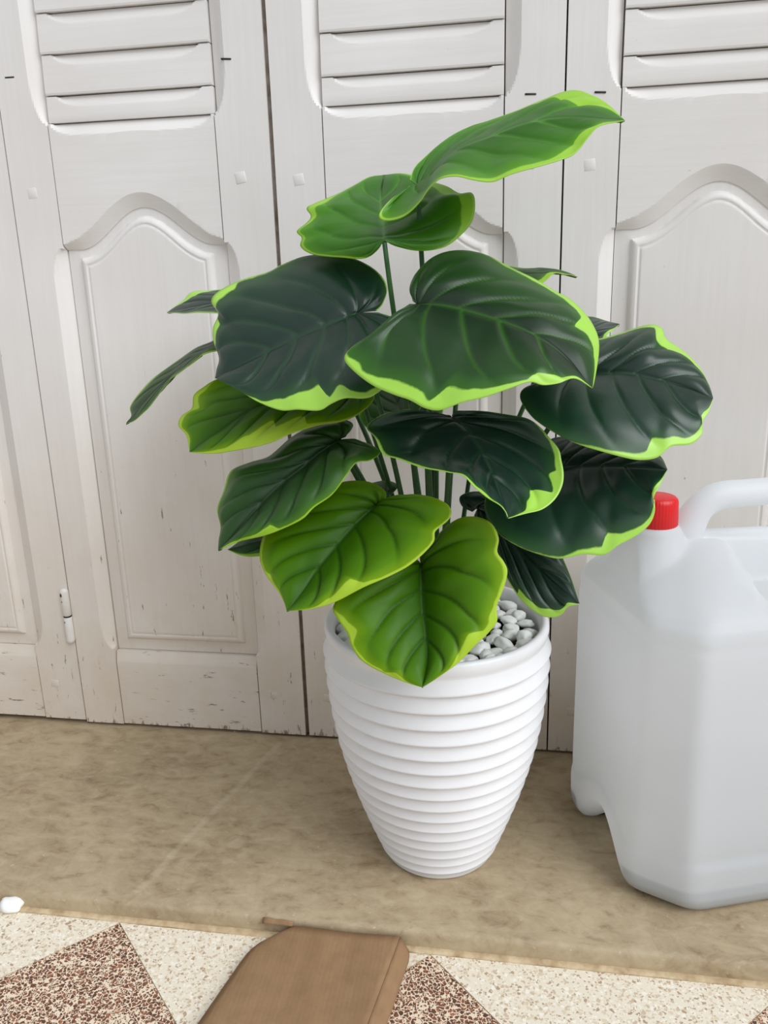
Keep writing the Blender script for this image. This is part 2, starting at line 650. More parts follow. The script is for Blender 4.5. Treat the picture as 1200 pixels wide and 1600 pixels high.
def chamfer(dist, width, depth):
    """flat chamfer falling towards the edge: dist = distance from the edge"""
    if dist >= width:
        return 0.0
    return depth * (1 - dist / width)


RT, RB = 0.8265, 0.679      # top of the lock rail, shoulder of the arch
PB = 0.1215                 # top of the bottom rail
ARCH_H = 0.0475
SL, SR = 0.0595, 0.0655     # stile widths
SLATZ = [0.8265, 0.8572, 0.9025, 0.9470]
while SLATZ[-1] < 1.47:
    SLATZ.append(SLATZ[-1] + 0.0452)
WD = 0.340
GAP = 0.0007


def make_door(name, x0, x1, label, brads=(), zb=0.005):
    """one folding shutter leaf between x0 and x1"""
    root = empty(name, ((x0 + x1) / 2, 0, 0))
    root['label'] = label
    root['kind'] = 'structure'
    cx = (x0 + x1) / 2
    A, B = x0 - cx, x1 - cx
    xl, xr = A + SL, B - SR
    xc, hw = (xl + xr) / 2 + 0.003, 0.0900
    ph = rnd.random() * 10

    def arch(x):
        d = abs(x - xc) / hw
        return RB + (ARCH_H * (0.5 + 0.5 * math.cos(math.pi * d)) ** 0.96 if d < 1 else 0.0)

    def wob(x, z):
        return 0.0007 * noise.noise(Vector((x * 9 + ph, z * 6, 1.3)))

    # stiles with stopped chamfers
    def stile(side):
        def dep(x, z):
            d = (xl - x) if side < 0 else (x - xr)
            y = wob(x, z)
            # chamfer beside the slats
            wd = 0.0175
            if z > RT:
                k_ = min(1.0, (z - RT) / 0.055)
                wz = wd * (1 - (1 - k_) ** 2) ** 0.5
                y += chamfer(d, max(wz, 1e-6), 0.011) if d < wz else 0
            elif PB + 0.005 < z < RB + 0.002:
                a_ = min(1.0, (RB + 0.002 - z) / 0.04, (z - PB - 0.005) / 0.04)
                wz = wd * (1 - (1 - a_) ** 2) ** 0.5
                y += chamfer(d, max(wz, 1e-6), 0.010) if d < wz else 0
            return y
        a, b = (A, xl - GAP) if side < 0 else (xr + GAP, B)
        fr = 0.019 / (b - a)
        xs = [(1 - fr) * i / 4 for i in range(4)] + [1 - fr + fr * i / 10 for i in range(11)]
        if side > 0:
            xs = [1 - v for v in reversed(xs)]
        zs = []
        H = DH - zb
        for z in [0.0, 0.06, 0.11] + [0.1265 + 0.002 * i for i in range(21)] + [0.2 + 0.05 * i for i in range(9)] + [0.637 + 0.0022 * i for i in range(21)] + [0.70, 0.76] + [0.824 + 0.003 * i for i in range(21)] + [0.95 + 0.08 * i for i in range(8)] + [H]:
            zs.append(max(0.0, min(1.0, (z - zb) / H)))
        me = board(a, b, zb, DH, dep, 0, 0, 0.032, xs, sorted(set(zs)))
        return link('stile', me, M['paint_v'], root)
    stile(-1)
    stile(1)

    # top rail
    link('rail', board(xl + GAP, xr - GAP, SLATZ[-1] + 0.004, DH, lambda x, z: wob(x, z), 6, 4, 0.03), M['paint_h'], root)

    # lock rail with arched lower edge
    def dep_lock(x, z):
        y = 0.0006 + wob(x, z)
        # stopped chamfer along the top edge
        e = min(x - xl, xr - x)
        k_ = min(1.0, max(0, e - 0.004) / 0.035)
        wz = 0.0145 * (1 - (1 - k_) ** 2) ** 0.5
        d = RT - z
        if d < wz:
            y += 0.008 * (1 - d / wz)
        # bevel above the arch
        sl = (arch(x + 0.001) - arch(x - 0.001)) / 0.002
        d = (z - arch(x)) / math.sqrt(1 + sl * sl * 0.8)
        wz = 0.0165 if e > 0.03 else 0.0165 * (0.35 + 0.65 * e / 0.03)
        if d < wz:
            y += 0.009 * (1 - d / wz)
        return y
    zs = [0.17 * i / 14 for i in range(14)] + [0.17 + 0.70 * i / 8 for i in range(8)] + [0.87 + 0.13 * i / 8 for i in range(9)]
    link('rail', board(xl + GAP, xr - GAP, arch, RT - GAP, dep_lock, 70, 0, 0.03, None, zs), M['paint_h'], root)

    # bottom rail
    def dep_bot(x, z):
        y = 0.0005 + wob(x, z)
        d = PB - z
        if d < 0.016:
            y += 0.0045 * (1 - d / 0.016)
        return y
    zs = [0.85 * i / 5 for i in range(5)] + [0.85 + 0.15 * i / 6 for i in range(7)]
    link('rail', board(xl + GAP, xr - GAP, zb + 0.001, PB, dep_bot, 20, 0, 0.03, None, zs), M['paint_h'], root)

    # raised and moulded panel
    def dep_panel(x, z):
        sl = (arch(x + 0.001) - arch(x - 0.001)) / 0.002
        da = (arch(x) - z) / math.sqrt(1 + sl * sl * 0.9)
        ds = min(x - xl, xr - x, z - PB)
        d = min(ds, da)
        d = min(ds, da + 0.0075)
        y = 0.0118
        f0, fw = 0.0185, 0.0075
        if d < f0:
            y -= 0.0012 * (d / f0)                       # sunk margin
        else:
            q = min(1.0, (d - f0) / fw)
            y -= 0.0012 + 0.0060 * (1 - (1 - q) ** 2) ** 0.5   # ovolo rising to the field
            e2 = d - f0 - fw
            if 0 < e2 < 0.004:
                y += 0.0009 * math.sin(math.pi * e2 / 0.004)   # fine quirk
        return y + 0.6 * wob(x, z)
    global SHARP
    SHARP = 32
    fr = 0.034 / (xr - xl)
    xs = [fr * i / 24 for i in range(24)] + [fr + (1 - 2 * fr) * i / 44 for i in range(44)] + [1 - fr + fr * i / 24 for i in range(25)]
    fz = 0.034 / 0.58
    zs = [fz * i / 22 for i in range(22)] + [fz + (0.86 - fz) * i / 24 for i in range(24)] + [0.86 + 0.14 * i / 60 for i in range(61)]
    link('panel', board(xl + 0.0003, xr - 0.0003, PB + 0.0006, lambda x: arch(x) + 0.004, dep_panel, 0, 0, 0.028, xs, zs), M['paint_v'], root)

    SHARP = 13
    # louvre slats: each leans out at the bottom, with a stopped chamfer at its top
    def slat_mesh(h):
        def dep(x, z):
            y = 0.0030 + 0.0026 * (z / h) * min(1.0, h / 0.045) + 0.5 * wob(x, z)
            if z < 0.003:
                y += 0.001 * (1 - z / 0.003)
            e = min(x - xl, xr - x)
            k_ = min(1.0, max(0, e - 0.016) / 0.035)
            wz = 0.0125 * (1 - (1 - k_) ** 2) ** 0.5
            d = h - z
            if d < wz:
                y += 0.0042 * (1 - d / wz)
            return y
        zs_ = [0.0, 0.07] + [0.07 + (0.9 - 0.07 - 0.0125 / h) * i / 3 for i in range(1, 4)]
        a_ = 1 - 0.0135 / h
        zs_ = [0.0, 0.05, a_ * 0.4, a_ * 0.75] + [a_ + (1 - a_) * i / 8 for i in range(9)]
        xs_ = [0.06 * i / 2 for i in range(2)] + [0.06 + 0.20 * i / 14 for i in range(14)] + [0.26 + 0.48 * i / 8 for i in range(8)] + [0.74 + 0.2 * i / 14 for i in range(14)] + [0.94, 0.97, 1.0]
        return board(xl + GAP, xr - GAP, 0.0, h, dep, 0, 0, 0.026, xs_, zs_)
    cache = {}
    for i in range(len(SLATZ) - 1):
        h = round(SLATZ[i + 1] - SLATZ[i] - 0.0013, 4)
        if h not in cache:
            cache[h] = slat_mesh(h)
        s_ = link('slat', cache[h], M['paint_h'], root)
        s_.location = (0, 0, SLATZ[i] + (0.0006 if i else 0.0004))
        s_.rotation_euler = (rnd.uniform(-0.008, 0.008), rnd.uniform(-0.002, 0.002), 0)
    # square pegs
    for px, pz, sz in ((A + 0.029, 0.7495, 0.0062), (B - 0.037, 0.7525, 0.0062), (B - 0.042, 0.0630, 0.0058), (A + 0.03, 0.064, 0.0055)):
        m_ = box_mesh(-sz, sz, -0.00022, 0.004, -sz, sz, 0.0004, 2)
        p_ = link('peg', m_, M['paint_v'], root)
        p_.location = (px + rnd.uniform(-0.002, 0.002), 0, pz + rnd.uniform(-0.002, 0.002))
        p_.rotation_euler = (0, rnd.uniform(-0.25, 0.25), 0)
    # small iron brads left by old fittings
    for bx_, by_ in brads:
        q_ = at(bx_, by_, 0.0)
        px, pz = q_.x - cx, q_.z
        m_ = box_mesh(-0.0062, 0.0062, -0.0006, 0.004, -0.0010, 0.0010, 0.0004, 1)
        p_ = link('brad', m_, M['iron'], root)
        p_.location = (px, 0.0, pz)
        p_.rotation_euler = (0, rnd.uniform(-0.08, 0.08), 0)
    return root


X1, X2, X3 = -0.342, 0.0, 0.338
d1 = make_door('door_1', X1 - WD, X1 - 0.0009, 'leftmost white shutter door leaf, cut off by the left edge', zb=0.007)
d2 = make_door('door_2', X1 + 0.0009, X2 - 0.0028, 'white louvred shutter door leaf right of the small barrel hinge', [(15, 121), (353, 92)], zb=0.004)
d3 = make_door('door_3', X2 + 0.0028, X3 - 0.0010, 'white louvred shutter door leaf directly behind the potted plant', [(829, 147)], zb=0.004)
d4 = make_door('door_4', X3 + 0.0010, X3 + WD, 'rightmost white shutter door leaf behind the plastic jerrycan', [(938, 144)], zb=0.004)
# recessed meeting strip in the wide joint
st = link('meeting_strip', box_mesh(-0.012, 0.012, 0.0045, 0.028, 0.006, DH), M['rebate'], d2)
st.location = (0.5 * (X2 - X1 - 0.0009 + 0.0028) - 0.001, 0, 0)
# barrel hinge on the joint between the first two leaves
hx = (X1 - 0.0009) - (X1 - WD + X1 - 0.0009) / 2
hg = link('hinge', lathe([(0.0001, 0.0), (0.0035, 0.0006), (0.0056, 0.003), (0.0060, 0.006), (0.0060, 0.0405), (0.0052, 0.0415), (0.0001, 0.0415)], 24), M['hinge'], d1)
hg.location = (hx - 0.0035, -0.0035, 0.134)
k1 = link('hinge_pin_ring', lathe([(0.0001, 0.0415), (0.0056, 0.0415), (0.0058, 0.0425), (0.0056, 0.0435), (0.0001, 0.0435)], 24), M['iron'], hg)
k2 = link('upper_knuckle', lathe([(0.0001, 0.0435), (0.0052, 0.0435), (0.0060, 0.0445), (0.0060, 0.079), (0.0056, 0.082), (0.0035, 0.0845), (0.0001, 0.085)], 24), M['hinge'], hg)
for zz, sz in ((0.076, 0.0035), (0.066, 0.0014), (0.0345, 0.0018)):
    b_ = bmesh.new()
    bmesh.ops.create_icosphere(b_, subdivisions=2, radius=1)
    for v in b_.verts:
        v.co = Vector((v.co.x * sz * 0.6, v.co.y * 0.0012, v.co.z * sz))
    m_ = bpy.data.meshes.new('chip')
    b_.to_mesh(m_)
    b_.free()
    q_ = link('chipped_spot', m_, M['iron'], hg)
    q_.location = (-0.0022, -0.0050, zz)

# ------------------------------------------------------------------ potted plant
AX, AY = 0.2095, -0.2075
RIMZ = 0.286
plant = tag(empty('potted_plant', (AX, AY, 0)), 'artificial plant with broad yellow-edged green leaves in a ribbed white pot', 'plant')


def local(me):
    me.transform(Matrix.Translation((-AX, -AY, 0)))
    return me


PROF = [(0.0, 0.0610), (0.012, 0.0640), (0.03, 0.0710), (0.06, 0.0820), (0.09, 0.0920), (0.12, 0.1005), (0.15, 0.1075), (0.18, 0.1125), (0.21, 0.1160), (0.24, 0.1180), (0.27, 0.1190), (0.30, 0.1185)]


def prof_r(z):
    for (z0, a), (z1, b) in zip(PROF, PROF[1:]):
        if z <= z1:
            return a + (b - a) * (z - z0) / (z1 - z0)
    return PROF[-1][1]


pp = [(0.0001, 0.003), (0.050, 0.003), (0.055, 0.0), (0.0595, 0.0006), (0.0625, 0.004)]
NR = 16
z_a, z_b = 0.010, RIMZ - 0.016
# rib pitch grows a little towards the top
edges = [0.0]
for i in range(NR):
    edges.append(edges[-1] + 1.0 + 0.028 * i)
edges = [z_a + (z_b - z_a) * e / edges[-1] for e in edges]
for i in range(NR):
    a, b = edges[i], edges[i + 1]
    for j in range(14):
        q = j / 14
        z = a + (b - a) * q
        # coved rib: swells downwards to a rounded lip, then tucks in
        lip = smooth01(q / 0.22) ** 0.7
        bul = lip * (1 - max(0.0, (q - 0.16) / 0.84)) ** 1.35
        pp.append((prof_r(z) - 0.0022 + 0.0060 * bul, z))
pp += [(prof_r(z_b) - 0.0022, z_b), (0.1180, z_b + 0.003), (0.1192, RIMZ - 0.008), (0.1188, RIMZ - 0.003), (0.1170, RIMZ - 0.0004), (0.1145, RIMZ), (0.1118, RIMZ - 0.001),
       (0.1095, RIMZ - 0.006), (0.1080, RIMZ - 0.02), (0.1060, RIMZ - 0.05), (0.09, 0.16), (0.06, 0.02), (0.0001, 0.018)]
pot = link('pot', lathe(pp, 160), M['pot'], plant)
soil = link('soil', lathe([(0.0001, RIMZ - 0.030), (0.05, RIMZ - 0.031), (0.1062, RIMZ - 0.034), (0.1058, RIMZ - 0.06), (0.0001, RIMZ - 0.06)], 64), M['soil'], plant)


# ---- leaves
def catmull(pts, n_each=6):
    P = [Vector(p) for p in pts]
    out = []
    for i in range(len(P) - 1):
        a = P[i - 1] if i else P[0] * 2 - P[1]
        b, c = P[i], P[i + 1]
        d = P[i + 2] if i + 2 < len(P) else P[-1] * 2 - P[-2]
        for j in range(n_each):
            t = j / n_each
            out.append(0.5 * ((2 * b) + (c - a) * t + (2 * a - 5 * b + 4 * c - d) * t * t + (-a + 3 * b - 3 * c + d) * t ** 3))
    out.append(P[-1])
    return out


def arclen(P):
    L = [0.0]
    for a, b in zip(P, P[1:]):
        L.append(L[-1] + (b - a).length)
    return L


def sampler(pts):
    P = catmull(pts)
    L = arclen(P)

    def f(t):
        x = max(0.0, min(1.0, t)) * L[-1]
        lo, hi = 0, len(L) - 1
        while hi - lo > 1:
            m_ = (lo + hi) // 2
            if L[m_] <= x:
                lo = m_
            else:
                hi = m_
        k_ = (x - L[lo]) / max(1e-9, L[hi] - L[lo])
        return P[lo].lerp(P[hi], k_)
    return f


def interp(lst, t):
    if isinstance(lst[0], tuple):
        for (t0, a), (t1, b) in zip(lst, lst[1:]):
            if t <= t1:
                return a + (b - a) * smooth01((t - t0) / max(1e-6, t1 - t0))
        return lst[-1][1]
    n = len(lst) - 1
    x = max(0, min(1, t)) * n
    i = min(n - 1, int(x))
    k_ = smooth01(x - i)
    return lst[i] + (lst[i + 1] - lst[i]) * k_


NT, NS = 120, 30
VEINS = [(0.015, 0.15), (0.05, 0.36), (0.16, 0.57), (0.36, 0.74), (0.55, 0.86), (0.72, 0.94)]


def make_leaf(mat, mid, A, B, yb, yt, ya, yB, wa, wb, bow=0.0, sag=0.0, quilt=0.0022, label=None, stem=True, soff=(0, 0), lift=0.5, seed=0, ripple=0.0):
    """mid: midrib base..tip, A / B: the two margins from the notch to the tip (traced outlines);
    yb, yt, ya, yB: depth of base, tip and of the two margins; wa / wb: width of the pale rim"""
    fm, fa, fb = sampler(mid), sampler(A + [mid[-1]]), sampler(B + [mid[-1]])
    pos, lc = [], []
    cols = [-j / NS for j in range(NS, 0, -1)] + [0.0] + [j / NS for j in range(1, NS + 1)]
    for i in range(NT + 1):
        t = i / NT
        m_ = t ** 1.55
        mp = fm(m_)
        ym = yb + (yt - yb) * m_ + sag * math.sin(math.pi * m_)
        for s in cols:
            side = -1 if s < 0 else 1
            f_, y_, wl = (fa, ya, wa) if side < 0 else (fb, yB, wb)
            a = abs(s)
            ep = f_(t)
            w_ = max(0.0, math.sin(math.pi * t)) ** 0.8
            ye = (yb + (yt - yb) * t) + w_ * (y_ - 0.5 * (yb + yt)) + ripple * math.sin(t * 17 + seed + side) * w_
            px = mp.x + (ep.x - mp.x) * a
            py = mp.y + (ep.y - mp.y) * a
            Y = ym + (ye - ym) * a + bow * 4 * a * (1 - a) * w_
            pos.append(at(px, py, Y))
            # lateral veins sweep from the midrib towards the tip
            jit = 0.012 * side
            tv = [0.0] + [p0_ + jit + (p1_ - p0_) * a ** 0.9 for p0_, p1_ in VEINS] + [1.0]
            k_ = 0
            while k_ < len(tv) - 2 and t > tv[k_ + 1]:
                k_ += 1
            frac = max(0.0, min(1.0, (t - tv[k_]) / max(1e-6, tv[k_ + 1] - tv[k_])))
            dv = min(abs(t - v_) for v_ in tv[1:-1])
            wv = 0.0115 * (1.1 - 0.6 * a)
            vein = math.exp(-(dv / wv) ** 2) * (1 - smooth01((a - 0.55) / 0.3)) * smooth01((1 - t) / 0.12)
            mr = math.exp(-(a / (0.030 * (1.2 - 0.8 * m_))) ** 2)
            vein = max(vein, mr)
            q = math.sin(math.pi * frac)
            rel = quilt * (q ** 0.7) * min(1, a * 3) * (1 - smooth01((a - 0.7) / 0.3)) * smooth01((1 - t) / 0.15) * smooth01(t / 0.08) - 0.0014 * vein
            lc.append((a, t, max(0.0, interp(wl, t)), vein, rel))
    n1 = len(cols)
    fs = []
    for i in range(NT):
        for j in range(n1 - 1):
            fs.append((i * n1 + j, (i + 1) * n1 + j, (i + 1) * n1 + j + 1, i * n1 + j + 1))
    # relief along the surface normal, facing the viewer's / upper side
    P2 = []
    for i in range(NT + 1):
        for j in range(n1):
            a_ = pos[min(i + 1, NT) * n1 + j] - pos[max(i - 1, 0) * n1 + j]
            b_ = pos[i * n1 + min(j + 1, n1 - 1)] - pos[i * n1 + max(j - 1, 0)]
            nrm = a_.cross(b_)
            if nrm.length > 1e-12:
                nrm.normalize()
            if nrm.dot(CAM - pos[i * n1 + j]) < 0:
                nrm = -nrm
            c_ = lc[i * n1 + j]
            crumple = 0.0022 * noise.noise(pos[i * n1 + j] * 38 + Vector((seed * 7, 0, 0))) * min(1, c_[0] * 4) * (1 - 0.6 * c_[0])
            P2.append(pos[i * n1 + j] + nrm * (c_[4] + crumple))
    me = bpy.data.meshes.new('leaf')
    org = Vector((AX, AY, 0))
    me.from_pydata([tuple(p - org) for p in P2], [], fs)
    me.update()
    at_ = me.attributes.new('lc', 'FLOAT_COLOR', 'POINT')
    flat = []
    for c in lc:
        flat += [c[0], c[1], c[2], c[3]]
    at_.data.foreach_set('color', flat)
    lf = link('leaf', me, M[mat], plant)
    so = lf.modifiers.new('thickness', 'SOLIDIFY')
    so.thickness = 0.0007
    so.offset = -1
    if label:
        lf['label'] = label
    # petiole from the pot to the notch
    base = P2[NS]
    nxt = P2[24 * n1 + NS]
    dirn = (nxt - base).normalized()
    root_ = Vector((AX + soff[0], AY + soff[1], RIMZ - 0.035))
    hgt = base.z - root_.z
    p1 = root_ + Vector((0, 0, hgt * lift)) + Vector((base.x - root_.x, base.y - root_.y, 0)) * 0.22
    back = Vector((base.x - root_.x, base.y - root_.y, 0)) * 0.25 + Vector((0, 0, hgt * 0.22))
    down = base - back
    if stem:
        pts = bez(root_, p1, down, base - Vector((0, 0, 0.001)), 18)
        pts.append(base + dirn * 0.006 - Vector((0, 0, 0.0016)))
        rad = [0.0031 - 0.0010 * i / 19 for i in range(20)]
        tm = tube(pts, rad, 10)
        st_ = link('petiole', local(tm), M['stem'], lf)
    if VERBOSE:
        L_ = sum((P2[(i + 1) * n1 + NS] - P2[i * n1 + NS]).length for i in range(NT))
        wid = max((P2[i * n1] - P2[i * n1 + n1 - 1]).length for i in range(NT))
        print('LEAF', label, 'len %.3f wid %.3f' % (L_, wid), [round(v, 3) for v in base], [round(v, 3) for v in P2[NT * n1 + NS]])
    return lf


